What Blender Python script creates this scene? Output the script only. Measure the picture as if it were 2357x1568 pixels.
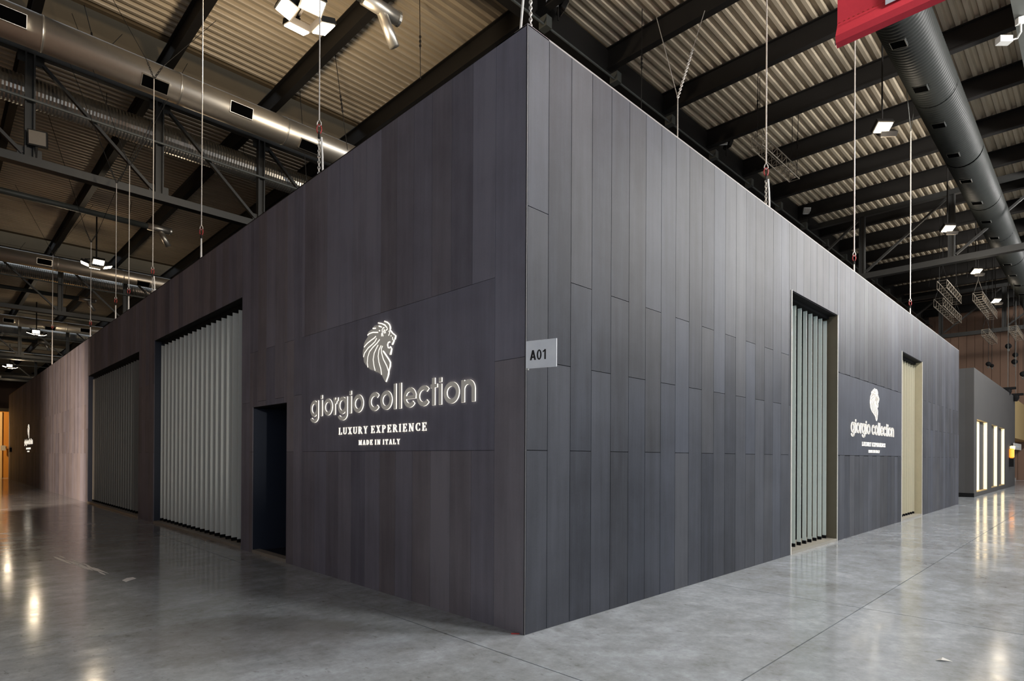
import bpy, math, random
from mathutils import Vector, Matrix
random.seed(7)
S = bpy.context.scene
COL = S.collection
for o in list(bpy.data.objects): bpy.data.objects.remove(o)

# ------------------------------------------------------------------ camera
F, CYP, ROLL, PITCH, YAW = 1354.743, 1048.898, 0.00527064, 0.00277694, 0.78818779
CAM = Vector((-3.57894915, -3.43866253, 1.5))
H = 5.165
fwd = Vector((math.cos(YAW)*math.cos(PITCH), math.sin(YAW)*math.cos(PITCH), math.sin(PITCH)))
_r = Vector((math.sin(YAW), -math.cos(YAW), 0)); _u = _r.cross(fwd)
RT = math.cos(ROLL)*_r + math.sin(ROLL)*_u
UP = -math.sin(ROLL)*_r + math.cos(ROLL)*_u
cd = bpy.data.cameras.new('camera'); cam = bpy.data.objects.new('camera', cd); COL.objects.link(cam)
M = Matrix.Identity(4)
for i in range(3):
    M[i][0] = RT[i]; M[i][1] = UP[i]; M[i][2] = -fwd[i]; M[i][3] = CAM[i]
cam.matrix_world = M
cd.sensor_width = 36; cd.lens = F/2357*36; cd.shift_y = (CYP-784)/2357; cd.clip_end = 400; cd.clip_start = .05
S.camera = cam
def at(px, py, axis, val):
    """world point where the sight line of a photo pixel meets the plane axis=val"""
    d = fwd + (px-1178.5)/F*RT - (py-CYP)/F*UP
    return CAM + d*((val-CAM[axis])/d[axis])

# ------------------------------------------------------------------ world, light, exposure
w = bpy.data.worlds.new('world'); S.world = w; w.use_nodes = True
w.node_tree.nodes['Background'].inputs[0].default_value = (.82, .90, 1, 1)
w.node_tree.nodes['Background'].inputs[1].default_value = .8
S.view_settings.view_transform = 'Standard'; S.view_settings.look = 'None'
S.view_settings.gamma = 1; S.view_settings.use_curve_mapping = False
S.view_settings.exposure = 0.0
HC = 13.0                                   # underside of the roof deck
def portal(loc, rot, sx, sy):
    l = bpy.data.lights.new('gate_daylight', 'AREA'); l.shape = 'RECTANGLE'; l.size = sx; l.size_y = sy
    l.cycles.is_portal = True
    o = bpy.data.objects.new('gate_daylight', l); COL.objects.link(o); o.location = loc; o.rotation_euler = rot
portal((20, -13.9, HC/2), (math.pi/2, 0, math.pi), 68, HC)
portal((-13.9, -6.5, HC/2), (math.pi/2, 0, math.pi/2), 15, HC)
for q0, q1, ch in ((14.95, 16.3, .95), (36.5, 39.2, .85), (55.5, 58.2, .6), (76, 78.6, .5)): portal((19.5, (q0+q1)/2, HC+ch), (0, 0, 0), 67, q1-q0)
LAMP_W = 690; LAMP_C = (1, .80, .56)
def lamp_light(loc, power, color=LAMP_C, radius=.25):
    l = bpy.data.lights.new('lamp_light', 'POINT'); l.energy = power; l.color = color; l.shadow_soft_size = radius
    o = bpy.data.objects.new('lamp_light', l); COL.objects.link(o); o.location = loc
    return o
def spot_light(loc, target, power, color, angle, blend=.5, radius=.1):
    l = bpy.data.lights.new('spot_light', 'SPOT'); l.energy = power; l.color = color; l.spot_size = angle; l.spot_blend = blend
    l.shadow_soft_size = radius
    o = bpy.data.objects.new('spot_light', l); COL.objects.link(o); o.location = loc
    o.rotation_euler = (Vector(target)-Vector(loc)).to_track_quat('-Z', 'Y').to_euler()
    return o
# unseen floodlights added outside the frame to light the right wall and floor
for P, e in (((2.5, -6.5, 9.8), 1500), ((6, -6.5, 9.8), 1500), ((13, -6.5, 9.8), 2200), ((20, -6.5, 9.8), 2600), ((28, -6.5, 9.8), 2400), ((36, -6.5, 9.8), 1300)):
    lamp_light(P, e, (1, .97, .94), .6)

# unseen low spotlight added behind the camera to brighten the left louvre blades
spot_light((-3.0, -12.5, 3.2), (.15, 8.8, 2.1), 1900, (1, .97, .9), math.radians(11), 1, .15)

# ------------------------------------------------------------------ helpers
def L(c): return tuple(((v/255)/12.92 if v <= 10 else ((v/255+.055)/1.055)**2.4) for v in c)+(1,)
class NT:
    def __init__(s, name):
        s.m = bpy.data.materials.new(name); s.m.use_nodes = True; s.t = s.m.node_tree; s.b = s.t.nodes['Principled BSDF']
    def n(s, typ, **kw):
        x = s.t.nodes.new(typ)
        for k, v in kw.items():
            if k.startswith('i_'):
                x.inputs[int(k[2:]) if k[2:].isdigit() else k[2:]].default_value = v
            else: setattr(x, k, v)
        return x
    def l(s, a, b): s.t.links.new(a, b)
    def mix(s, fac, a, b, mode='MIX'):
        x = s.n('ShaderNodeMix', data_type='RGBA', blend_type=mode)
        for sock, v in ((x.inputs[0], fac), (x.inputs[6], a), (x.inputs[7], b)):
            if hasattr(v, 'is_output'): s.l(v, sock)
            else: sock.default_value = v
        return x.outputs[2]
    def ramp(s, fac, stops):
        x = s.n('ShaderNodeValToRGB'); e = x.color_ramp.elements
        while len(e) < len(stops): e.new(.5)
        for k, (p, c) in enumerate(stops): e[k].position = p; e[k].color = c if len(c) == 4 else tuple(c)+(1,)
        s.l(fac, x.inputs[0]); return x.outputs[0]
    def noise(s, scale, det=4, rough=.55, vec=None, sc=None):
        g = s.n('ShaderNodeNewGeometry').outputs['Position'] if vec is None else vec
        if sc:
            mp = s.n('ShaderNodeMapping'); mp.inputs['Scale'].default_value = sc; s.l(g, mp.inputs[0]); g = mp.outputs[0]
        x = s.n('ShaderNodeTexNoise'); x.inputs['Scale'].default_value = scale; x.inputs['Detail'].default_value = det
        x.inputs['Roughness'].default_value = rough; s.l(g, x.inputs['Vector']); return x.outputs[0]
    def math(s, op, a, b=0.0, c=0.0):
        x = s.n('ShaderNodeMath', operation=op)
        for k, v in enumerate((a, b, c)):
            if hasattr(v, 'is_output'): s.l(v, x.inputs[k])
            else: x.inputs[k].default_value = v
        return x.outputs[0]
    def bump(s, h, st=.2, d=.01):
        x = s.n('ShaderNodeBump'); x.inputs['Strength'].default_value = st; x.inputs['Distance'].default_value = d
        s.l(h, x.inputs['Height']); s.l(x.outputs[0], s.b.inputs['Normal'])
def simple(name, rgb, rough=.5, metal=0, var=.12, scale=6, spec=.5, emit=None, es=0):
    t = NT(name); c = L(rgb)
    n = t.noise(scale, 5)
    col = t.mix(n, tuple(v*(1-var) for v in c[:3])+(1,), tuple(min(1, v*(1+var)) for v in c[:3])+(1,))
    t.l(col, t.b.inputs['Base Color']); t.b.inputs['Roughness'].default_value = rough; t.b.inputs['Metallic'].default_value = metal
    t.b.inputs['Specular IOR Level'].default_value = spec
    if emit: t.b.inputs['Emission Color'].default_value = L(emit); t.b.inputs['Emission Strength'].default_value = es
    return t.m
def plank_mat(name, lo, hi, rough=.5):
    t = NT(name)
    oi = t.n('ShaderNodeObjectInfo').outputs['Random']
    streak = t.noise(1, 5, .6, sc=(9, 9, .55)); cloud = t.noise(1.3, 4, .6); fine = t.noise(55, 3, .7)
    v = t.math('ADD', t.math('MULTIPLY', streak, .45), t.math('MULTIPLY', cloud, .45))
    v = t.math('ADD', v, t.math('MULTIPLY', fine, .12))
    v = t.math('ADD', v, t.math('MULTIPLY', t.math('SUBTRACT', oi, .5), .30))
    col = t.ramp(v, [(.31, L(lo)), (.69, L(hi))])
    # planks differ a little in hue: bluish to brownish grey
    hue = t.mix(t.math('FRACT', t.math('MULTIPLY', oi, 7.3)), (.95, .98, 1.07, 1), (1.04, 1.0, .96, 1))
    col = t.mix(1.0, col, hue, 'MULTIPLY')
    spk = t.ramp(t.noise(60, 2, .5), [(.74, (0, 0, 0, 1)), (.80, (1, 1, 1, 1))])
    col = t.mix(t.math('MULTIPLY', spk, .12), col, L((120, 118, 112)))
    t.l(col, t.b.inputs['Base Color']); t.b.inputs['Roughness'].default_value = rough
    t.b.inputs['Specular IOR Level'].default_value = .22
    t.bump(t.noise(1, 5, .65, sc=(60, 60, 4)), .12, .004)
    return t.m
MT = {}
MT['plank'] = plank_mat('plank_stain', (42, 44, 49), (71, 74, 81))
MT['plank_l'] = plank_mat('plank_stain_lightened', (104, 101, 107), (134, 131, 138), .7)  # same plank stain, lightened to make up for weak light on the left wall
MT['core'] = simple('dark_core', (22, 22, 24), .8)
MT['black'] = simple('matte_black', (13, 13, 14), .8, 0, .1, 6, .2)
MT['edge'] = simple('edge_trim', (104, 104, 106), .5)
MT['top_edge'] = simple('top_edge_trim', (142, 136, 132), .5)
MT['bright_edge'] = simple('bright_trim', (225, 222, 212), .4)
MT['navy'] = simple('navy_panel', (34, 40, 54), .5)
MT['jamb'] = simple('bronze_jamb', (92, 86, 70), .45)
MT['jamb2'] = simple('beige_jamb', (176, 168, 140), .5)
MT['sill'] = simple('sill_stone', (146, 142, 132), .45)
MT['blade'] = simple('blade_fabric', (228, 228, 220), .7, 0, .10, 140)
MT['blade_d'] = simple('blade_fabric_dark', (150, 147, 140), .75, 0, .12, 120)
MT['blade_b'] = simple('blade_beige', (208, 203, 178), .6, 0, .05, 20)
MT['blade_g'] = simple('blade_green_grey', (216, 228, 222), .5, 0, .04, 20)
MT['face'] = simple('letter_face', (176, 172, 165), .4, 0, emit=(176, 172, 163), es=.25)  # slight glow put into the grey letter faces to brighten them
MT['text'] = simple('small_text_glow', (255, 250, 238), .5, emit=(255, 246, 228), es=.95)
MT['glow'] = simple('letter_glow', (255, 250, 238), .5, emit=(255, 246, 228), es=1.25)
MT['steel_d'] = simple('dark_steel', (28, 26, 24), .6, 0, .12, 6, .25)
MT['steel_g'] = simple('grey_green_steel', (74, 76, 72), .5, .2)
MT['truss'] = simple('truss_paint', (42, 42, 40), .5, .1)
MT['galv'] = simple('galvanised', (214, 208, 196), .38, .9, .06, 12)
MT['galv_r'] = simple('galvanised_ribbed', (196, 194, 188), .28, .9, .08, 10)
MT['duct_b'] = simple('black_duct', (40, 42, 40), .5, 0, .08, 5, .25)
MT['vent'] = simple('vent_dark', (7, 7, 7), .9, 0, .1, 6, 0)
MT['rope'] = simple('steel_rope', (205, 200, 192), .4, .4)
MT['sling'] = simple('white_sling', (232, 230, 224), .7)
MT['red'] = simple('red_enamel', (176, 58, 56), .4)
MT['red_cloth'] = simple('red_cloth', (206, 50, 66), .7, 0, .06, 30)
MT['white'] = simple('white_plastic', (186, 186, 182), .5)
MT['print'] = simple('white_print', (196, 202, 210), .6)
MT['ink'] = simple('black_ink', (16, 16, 18), .6)
MT['paper'] = simple('sign_board', (238, 241, 248), .5)
MT['alu'] = simple('dull_aluminium', (118, 110, 98), .5, .4)
MT['lamp_on'] = simple('lamp_glass_lit', (255, 250, 240), .3, emit=(255, 238, 205), es=18)
MT['glass_off'] = simple('lamp_glass_off', (120, 112, 100), .15)
MT['cove'] = simple('cove_light', (255, 236, 200), .5, emit=(255, 222, 168), es=1.15)
MT['amber'] = simple('amber_lamp', (255, 190, 90), .4, emit=(255, 128, 30), es=1.7)
MT['stand2'] = simple('stand_render', (66, 66, 66), .7, 0, .18, 1.4)
MT['stand2f'] = simple('stand_front', (62, 61, 60), .7, 0, .14, 1.4)
MT['beige'] = simple('beige_cladding', (170, 146, 98), .6, 0, .08, 3)
MT['ochre'] = simple('ochre_wood', (178, 128, 66), .5, 0, .14, 3)
MT['orange'] = simple('orange_wall', (214, 146, 58), .6, 0, .10, 2)
MT['cream'] = simple('cream_wall', (240, 206, 150), .6, 0, .06, 2)
MT['hall'] = simple('hall_wall', (132, 104, 86), .8, 0, .12, 1.1)
MT['girder_box'] = simple('curb_paint', (98, 86, 68), .8, 0, .1, 4, .1)
def deck_mat():
    t = NT('roof_deck'); n = t.noise(.5, 4); n2 = t.noise(1, 4, .6, sc=(.5, 14, 14))
    v = t.math('ADD', t.math('MULTIPLY', n, .55), t.math('MULTIPLY', n2, .45))
    t.l(t.ramp(v, [(.3, L((160, 146, 125))), (.7, L((198, 184, 160)))]), t.b.inputs['Base Color'])
    t.b.inputs['Roughness'].default_value = .5; t.b.inputs['Metallic'].default_value = .1
    return t.m
MT['deck'] = deck_mat()
def floor_mat():
    t = NT('polished_concrete')
    big = t.noise(.55, 5, .6); mid = t.noise(2.6, 6, .65); fine = t.noise(26, 4, .7); dr = t.noise(1, 5, .6, sc=(1.2, 3.6, 1))
    v = t.math('ADD', t.math('MULTIPLY', big, .40), t.math('MULTIPLY', mid, .32))
    v = t.math('ADD', v, t.math('MULTIPLY', dr, .24)); v = t.math('ADD', v, t.math('MULTIPLY', fine, .08))
    br = t.noise(1, 6, .72, sc=(5.5, 5.5, 1)); br2 = t.noise(15, 5, .75)
    v = t.math('ADD', t.math('MULTIPLY', v, .62), t.math('ADD', t.math('MULTIPLY', br, .22), t.math('MULTIPLY', br2, .16)))
    col = t.ramp(v, [(.39, L((104, 104, 100))), (.46, L((142, 146, 148))), (.53, L((158, 164, 169))), (.60, L((178, 185, 192)))])
    spots = t.ramp(t.noise(11, 3, .6, sc=(1.7, .8, 1)), [(.63, (0, 0, 0, 1)), (.72, (1, 1, 1, 1))])
    col = t.mix(t.math('MULTIPLY', spots, .42), col, L((92, 89, 80)))
    # dark smudges and trodden dirt
    sm = t.ramp(t.noise(4.5, 4, .6, sc=(1, .6, 1)), [(.60, (0, 0, 0, 1)), (.74, (1, 1, 1, 1))])
    col = t.mix(t.math('MULTIPLY', sm, .30), col, L((104, 98, 86)))
    pos = t.n('ShaderNodeNewGeometry').outputs['Position']
    def blob(c, rx, ry, wob, edge):
        mp = t.n('ShaderNodeMapping', vector_type='TEXTURE'); mp.inputs['Location'].default_value = c
        mp.inputs['Rotation'].default_value = (0, 0, math.radians(-45)); mp.inputs['Scale'].default_value = (rx, ry, 1)
        t.l(pos, mp.inputs[0])
        ln = t.n('ShaderNodeVectorMath', operation='LENGTH'); t.l(mp.outputs[0], ln.inputs[0])
        d = t.math('ADD', ln.outputs['Value'], t.math('MULTIPLY', t.math('SUBTRACT', t.noise(1.6, 5, .6), .5), wob))
        return t.ramp(d, [(1-edge if edge < 1 else 0, (1, 1, 1, 1)), (1, (0, 0, 0, 1))])
    old = blob((-1.62, 1.55, 0), 1.05, .72, 1.3, .30)                # old oil stain in the left aisle
    old2 = blob((-1.05, 1.42, 0), .30, .2, .8, .25)
    col = t.mix(t.math('MULTIPLY', old, .40), col, L((92, 84, 74)))
    col = t.mix(t.math('MULTIPLY', old2, .4), col, L((146, 148, 146)))
    sp = t.ramp(t.noise(70, 1, .5), [(.80, (0, 0, 0, 1)), (.84, (1, 1, 1, 1))])
    col = t.mix(t.math('MULTIPLY', sp, .35), col, L((66, 62, 56)))
    t.l(col, t.b.inputs['Base Color'])
    ro = t.ramp(t.math('ADD', t.math('MULTIPLY', mid, .6), t.math('MULTIPLY', dr, .4)), [(.3, (.06, .06, .06, 1)), (.7, (.19, .19, .19, 1))])
    t.l(ro, t.b.inputs['Roughness']); t.b.inputs['Specular IOR Level'].default_value = .5
    t.bump(t.noise(2.2, 3), .05, .01)
    return t.m
MT['floor'] = floor_mat()

class MB:
    """collects geometry and links it as one mesh object"""
    def __init__(s): s.v = []; s.f = []; s.mi = []; s.smooth = False
    def add(s, vs, fs, mi=0):
        b = len(s.v); s.v += [tuple(q) for q in vs]
        for f in fs: s.f.append([b+i for i in f]); s.mi.append(mi)
        return s
    def box(s, x0, x1, y0, y1, z0, z1, mi=0):
        return s.add([(x, y, z) for x in (x0, x1) for y in (y0, y1) for z in (z0, z1)],
                     [(0, 1, 3, 2), (4, 6, 7, 5), (0, 4, 5, 1), (2, 3, 7, 6), (0, 2, 6, 4), (1, 5, 7, 3)], mi)
    def obox(s, c, ax, ay, az, mi=0):
        """box around centre c with half-axis vectors"""
        c, ax, ay, az = map(Vector, (c, ax, ay, az))
        return s.add([c+i*ax+j*ay+k*az for i in (-1, 1) for j in (-1, 1) for k in (-1, 1)],
                     [(0, 1, 3, 2), (4, 6, 7, 5), (0, 4, 5, 1), (2, 3, 7, 6), (0, 2, 6, 4), (1, 5, 7, 3)], mi)
    def bar(s, a, b, wdt, hgt, up=(0, 0, 1), mi=0):
        a, b, up = Vector(a), Vector(b), Vector(up); d = (b-a); sd = d.cross(up)
        if sd.length < 1e-6: sd = Vector((1, 0, 0))
        sd.normalize(); u = sd.cross(d).normalized()
        return s.obox((a+b)/2, d/2, sd*wdt/2, u*hgt/2, mi)
    def tube(s, pts, r, n=8, cap=True, closed=False, mi=0):
        pts = [Vector(p) for p in pts]; N = len(pts); rr = r if isinstance(r, (list, tuple)) else [r]*N
        base = len(s.v); prev = None
        for i, p in enumerate(pts):
            if closed: t = pts[(i+1) % N]-pts[i-1]
            else: t = pts[min(i+1, N-1)]-pts[max(i-1, 0)]
            t.normalize()
            if prev is None: a = t.orthogonal().normalized()
            else:
                a = prev-t*prev.dot(t)
                a = a.normalized() if a.length > 1e-6 else t.orthogonal().normalized()
            prev = a; b = t.cross(a)
            s.v += [tuple(p+rr[i]*(math.cos(2*math.pi*k/n)*a+math.sin(2*math.pi*k/n)*b)) for k in range(n)]
        for i in range(N if closed else N-1):
            j = (i+1) % N
            for k in range(n):
                s.f.append([base+i*n+k, base+i*n+(k+1) % n, base+j*n+(k+1) % n, base+j*n+k]); s.mi.append(mi)
        if cap and not closed:
            s.f.append([base+k for k in range(n)][::-1]); s.mi.append(mi)
            s.f.append([base+(N-1)*n+k for k in range(n)]); s.mi.append(mi)
        return s
    def ring(s, c, ex, ey, rx, ry, r, n=14, m=6):
        c, ex, ey = map(Vector, (c, ex, ey))
        return s.tube([c+ex*rx*math.cos(2*math.pi*k/n)+ey*ry*math.sin(2*math.pi*k/n) for k in range(n)], r, m, closed=True)
    def prism(s, poly, fn, d0, d1, mi_face=0, mi_side=0):
        """extrude the 2-D polygon between depths d0 (front) and d1; fn maps (u,v,d) to world"""
        n = len(poly)
        s.add([fn(u, v, d0) for u, v in poly]+[fn(u, v, d1) for u, v in poly], [list(range(n))], mi_face)
        b = len(s.v)-2*n
        s.f.append([b+n+k for k in range(n)][::-1]); s.mi.append(mi_face)
        for k in range(n):
            s.f.append([b+k, b+(k+1) % n, b+n+(k+1) % n, b+n+k]); s.mi.append(mi_side)
        return s
    def build(s, name, mats, parent=None, smooth=False, kind=None):
        me = bpy.data.meshes.new(name); me.from_pydata(s.v, [], s.f)
        mats = mats if isinstance(mats, (list, tuple)) else [mats]
        for m in mats: me.materials.append(MT[m])
        me.polygons.foreach_set('material_index', s.mi)
        if smooth: me.polygons.foreach_set('use_smooth', [True]*len(me.polygons))
        me.update()
        o = bpy.data.objects.new(name, me); COL.objects.link(o)
        if parent is not None:
            o.parent = parent
            if parent.parent is None: o.location = -parent.location
        if kind: o['kind'] = kind
        return o
def thing(name, label, cat, loc=(0, 0, 0), group=None):
    o = bpy.data.objects.new(name, None); COL.objects.link(o); o.location = loc; o.empty_display_size = .2
    o['label'] = label; o['category'] = cat
    if group: o['group'] = group
    return o
def tag(o, label, cat, group=None):
    o['label'] = label; o['category'] = cat
    if group: o['group'] = group
    return o
def struct(o): o['kind'] = 'structure'; return o

# ------------------------------------------------------------------ hall shell
fl = MB().box(-14, 53.2, -14, 112, -.3, -.02).build('floor', 'core'); struct(fl)
XS = [-14, -11.1, -7.55, -4.0, -.45]+[3.1+3.55*k for k in range(15)]
YS = [-14, -10.02, -5.87, -1.72]+[-1.72+4.15*k for k in range(1, 28)]
g = .005
rest = MB()
for i in range(len(XS)-1):
    for j in range(len(YS)-1):
        x0, x1, y0, y1 = XS[i]+g, XS[i+1]-g, YS[j]+g, YS[j+1]-g
        x1 = min(x1, 53)
        if x1 <= x0: continue
        near = (y0 < 3 and i >= 3 and x0 < 46) or (3 <= i <= 3 and y0 < 50)
        if near and y0 > -6: MB().box(x0, x1, y0, y1, -.02, 0).build('slab', 'floor', fl)
        else: rest.box(x0, x1, y0, y1, -.02, 0)
rest.build('slab_field', 'floor', fl, kind='stuff')

# corrugated deck: ribs along X, trapezoid profile across Y
SKY = [(14.95, 16.3, .95), (36.5, 39.2, .85), (55.5, 58.2, .6), (76, 78.6, .5)]      # long roof lights with deep curbs, open to the sky
mb = MB(); prof = []; y = -14.0; P = .26
while y < 112:
    prof += [(y, HC+.0), (y+.09, HC+.0), (y+.13, HC+.10), (y+.22, HC+.10)]; y += P
n = len(prof)
def in_sky(a): return any(q0 < a < q1 for q0, q1, _ in SKY)
mb.add([(-14, a, b) for a, b in prof]+[(53.2, a, b) for a, b in prof], [(k, k+1, n+k+1, n+k) for k in range(n-1) if not in_sky((prof[k][0]+prof[k+1][0])/2)])
q = -14
for q0, q1, _ in SKY: mb.box(-14, 53.2, q, q0-.06, HC+.25, HC+.4); q = q1+.06
mb.box(-14, 53.2, q, 112, HC+.25, HC+.4)
ceil = struct(mb.build('ceiling', 'deck'))
BX = [1.2+2.925*k for k in range(-5, 18)]
for x in BX:
    b = MB(); b.box(x-.02, x+.02, -14, 112, 12.42, 13); b.box(x-.10, x+.10, -14, 112, 12.40, 12.435); b.box(x-.10, x+.10, -14, 112, 12.97, 12.999)
    b.build('roof_beam', 'steel_d', ceil)
gb = MB(); gb.box(-14, 53, 6.42, 6.46, 12.2, 13); gb.box(-14, 53, 6.3, 6.58, 12.16, 12.2); gb.build('girder', 'steel_d', ceil)
for q0, q1, ch in SKY:
    for e0 in (q0-.14, q1-.02): MB().box(-14, 53.2, e0, e0+.16, HC-.02, HC+ch).build('skylight_curb', 'girder_box', ceil)
gb = MB(); gb.tube([(-14, 6.15, 12.0), (53, 6.15, 12.0)], .03, 8)
gb.build('cable_conduit', 'steel_g', ceil)
cl = MB()
for x in BX[6:]: MB().box(x-.10, x+.10, 6.05, 6.3, 11.93, 12.2).build('conduit_clamp', 'steel_g', ceil)
gb = MB(); gb.box(6, 53, -2.9, -1.92, 11.95, 12.4); gb.build('girder', 'steel_g', ceil)

wr = struct(MB().box(53, 53.3, -14, 112, 0, HC+.4).build('wall_right', 'hall'))
yy = -3.0; k = 0
while yy < 9.5:
    MB().box(52.94-.012*(k % 2), 53, yy+.012, yy+.488, 0, 12.4).build('wall_panel', 'hall', wr); yy += .5; k += 1
WL = struct(MB().box(-9.3, -9, -.5, 112, 0, HC+.4).build('wall_left', 'hall'))
struct(MB().box(-14, 53.3, 112, 112.3, 0, HC+.4).build('wall_back', 'hall'))

# ------------------------------------------------------------------ roof trusses
def truss_x(y, x0, x1, phase, label):
    r = thing('roof_truss', label, 'roof truss', (phase, y, 9.2))
    MB().box(x0, x1, y-.14, y+.14, 9.2, 9.42).build('bottom_chord', 'truss', r)
    MB().box(x0, x1, y-.10, y+.10, 12.18, 12.39).build('top_chord', 'truss', r)
    MB().tube([(x0, y-.2, 10.9), (x1, y-.2, 10.9)], .035, 8).build('rail', 'steel_g', r)
    k0 = math.ceil((x0-phase)/3.05); k1 = math.floor((x1-phase)/3.05)
    for k in range(k0, k1+1):
        x = phase+3.05*k
        p = MB(); p.box(x-.09, x+.09, y-.02, y+.02, 9.42, 12.18); p.box(x-.11, x-.07, y-.1, y+.1, 9.42, 12.18); p.box(x+.07, x+.11, y-.1, y+.1, 9.42, 12.18)
        p.box(x-.26, x+.26, y-.015, y+.015, 9.42, 9.68); p.box(x-.26, x+.3, y-.015, y+.015, 11.94, 12.18)
        p.build('post', 'truss', r)
        if k < k1: MB().bar((x+.28, y, 12.0), (x+2.9, y, 9.5), .08, .12, (0, 1, 0)).build('brace', 'truss', r)
    return r
truss_x(16.8, -8.7, 19, -1.68, 'long dark lattice roof truss nearest behind the first bright duct at upper left')
truss_x(37.2, -8.7, 19, -1.45, 'second dark lattice truss deeper into the left aisle, behind the four lit floodlights')
truss_x(57.2, -8.7, 19, -1.45, 'third dark lattice truss, small and far down the left aisle')
truss_x(77.2, -8.7, 19, -1.45, 'furthest dark lattice truss visible above the end of the left aisle')
def truss_y(x, y0, y1, label):
    r = thing('roof_truss', label, 'roof truss', (x, .9, 9.42))
    MB().box(x-.14, x+.14, y0, y1, 9.42, 9.66).build('bottom_chord', 'truss', r)
    MB().box(x-.1, x+.1, y0, y1, 12.18, 12.39).build('top_chord', 'truss', r)
    for k in range(-4, 7):
        yk = .91+3.2*k
        if not y0 < yk < y1: continue
        p = MB(); p.box(x-.02, x+.02, yk-.09, yk+.09, 9.66, 12.18); p.box(x-.1, x+.1, yk-.11, yk-.07, 9.66, 12.18); p.box(x-.1, x+.1, yk+.07, yk+.11, 9.66, 12.18)
        p.build('post', 'truss', r)
        if yk-3.2 > y0: MB().bar((x, yk-.15, 9.75), (x, yk-3.05, 12.1), .08, .11, (1, 0, 0)).build('brace', 'truss', r)
    return r
truss_y(25.7, -9.5, 15.5, 'dark lattice roof truss crossing behind the right hand ropes under the black duct')
truss_y(43.5, -9.5, 15.5, 'distant dark lattice truss in front of the brown far wall')

# ------------------------------------------------------------------ ducts
def duct_smooth(y, z, r, x0, x1, vents, label):
    t = thing('air_duct', label, 'air duct', (x0, y, z))
    n = 28; m = MB(); m.tube([(x0, y, z), (x1, y, z)], r, n); m.build('duct_pipe', 'galv', t, smooth=True)
    xx = x0+1.2; se = MB()
    while xx < min(x1, 14):
        MB().tube([(xx-.025, y, z), (xx+.025, y, z)], r+.008, n).build('seam_band', 'galv', t, smooth=True); xx += 2.95
    for vk, vx in enumerate(vents):
        a = math.radians((-14, -44, -16, -48)[vk % 4])   # on the lower side that faces the aisle crossing
        c = Vector((vx, y-math.cos(a)*r, z+math.sin(a)*r)); nn = Vector((0, -math.cos(a), math.sin(a))); tt = Vector((0, math.sin(a), math.cos(a)))
        v = MB(); v.obox(c, (.315, 0, 0), tt*.152, nn*.05)
        vo = v.build('vent_frame', 'galv', t)
        MB().obox(c+nn*.042, (.30, 0, 0), tt*.14, nn*.012).build('vent_opening', 'vent', vo)
    for hx in [x0+.5+4*k for k in range(int((min(x1, 12)-x0)/4))]:
        MB().tube([(hx, y, z+r), (hx+.25, y, 12.4)], .008, 5).build('hanger_wire', 'steel_d', t)
    return t
def ribbed(m, y, z, r, x0, x1, pitch, n, amp):
    k = int((x1-x0)/pitch*2); pts = [(x0+i*pitch/2, y, z) for i in range(k+1)]
    return m.tube(pts, [r+(amp if i % 2 else -amp) for i in range(k+1)], n)
def ribbed_smooth(m, y, z, r, x0, x1, pitch, n, amp):
    k = int((x1-x0)/pitch*4)
    return m.tube([(x0+i*pitch/4, y, z) for i in range(k+1)], [r+amp*(1, 0, -1, 0)[i % 4] for i in range(k+1)], n)
def duct_ribbed(y, z, r, x0, x1, label):
    t = thing('ribbed_duct', label, 'air duct', (x0, y, z))
    ribbed(MB(), y, z, r, x0, x1, .085, 22, .010).build('duct_pipe', 'galv_r', t)
    for hx in [x0+1+4*k for k in range(int((x1-x0)/4))]:
        MB().tube([(hx, y, z+r), (hx, y, 12.4)], .008, 5).build('hanger_wire', 'steel_d', t)
V1 = [at(px, py, 1, 14.2).x for px, py in ((20, 33), (357, 196), (553, 247), (713, 335))]
duct_smooth(14.5, 11.57, .40, -8.8, 30, V1, 'big bright smooth metal duct with black vents across the upper left')
duct_smooth(35.6, 11.57, .36, -8.8, 30, [at(px, py, 1, 35.3).x for px, py in ((102, 610), (330, 653))], 'smooth pale duct right behind the four lit floodlights')
duct_smooth(54.4, 11.57, .38, -8.8, 30, [at(px, py, 1, 54).x for px, py in ((20, 740), (116, 745), (196, 762))], 'third smooth duct, pale gold, above the small floodlight cluster')
duct_smooth(75, 11.57, .40, -8.8, 30, [at(px, py, 1, 75).x for px, py in ((40, 825), (130, 832))], 'fourth smooth duct, short bright strip low at far left')
duct_smooth(95, 11.57, .40, -8.8, 30, [], 'furthest smooth duct just above the aisle end')
duct_ribbed(17.75, 11.62, .40, -8.8, 12, 'silvery ribbed spiral duct behind the posts of the nearest left truss')
duct_ribbed(38.4, 11.62, .40, -8.8, 14, 'grey ribbed spiral duct behind the second left truss')
duct_ribbed(58.4, 11.62, .40, -8.8, 14, 'faint grey ribbed duct behind the third left truss')
t = thing('black_spiral_duct', 'long black spiral duct with square vents receding at upper right', 'air duct', (8, -.37, 11))
ribbed_smooth(MB(), -.37, 11, .475, 7.5, 52.9, .12, 36, .022).build('duct_pipe', 'duct_b', t, smooth=True)
VB = [at(px, py, 2, 10.53).x for px, py in ((2077, 97), (2130, 200), (2170, 285), (2203, 354))]
for k in range(16):
    vx = VB[k] if k < 4 else VB[3]+2.3*(k-3); a = math.radians(-101); r = .475
    c = Vector((vx, -.37-math.cos(a)*r, 11+math.sin(a)*r)); nn = Vector((0, -math.cos(a), math.sin(a))); tt = Vector((0, math.sin(a), math.cos(a)))
    vo = MB().obox(c, (.15, 0, 0), tt*.15, nn*.026).build('vent_frame', 'duct_b', t)
    MB().obox(c+nn*.02, (.135, 0, 0), tt*.135, nn*.010).build('vent_opening', 'vent', vo)
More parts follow.
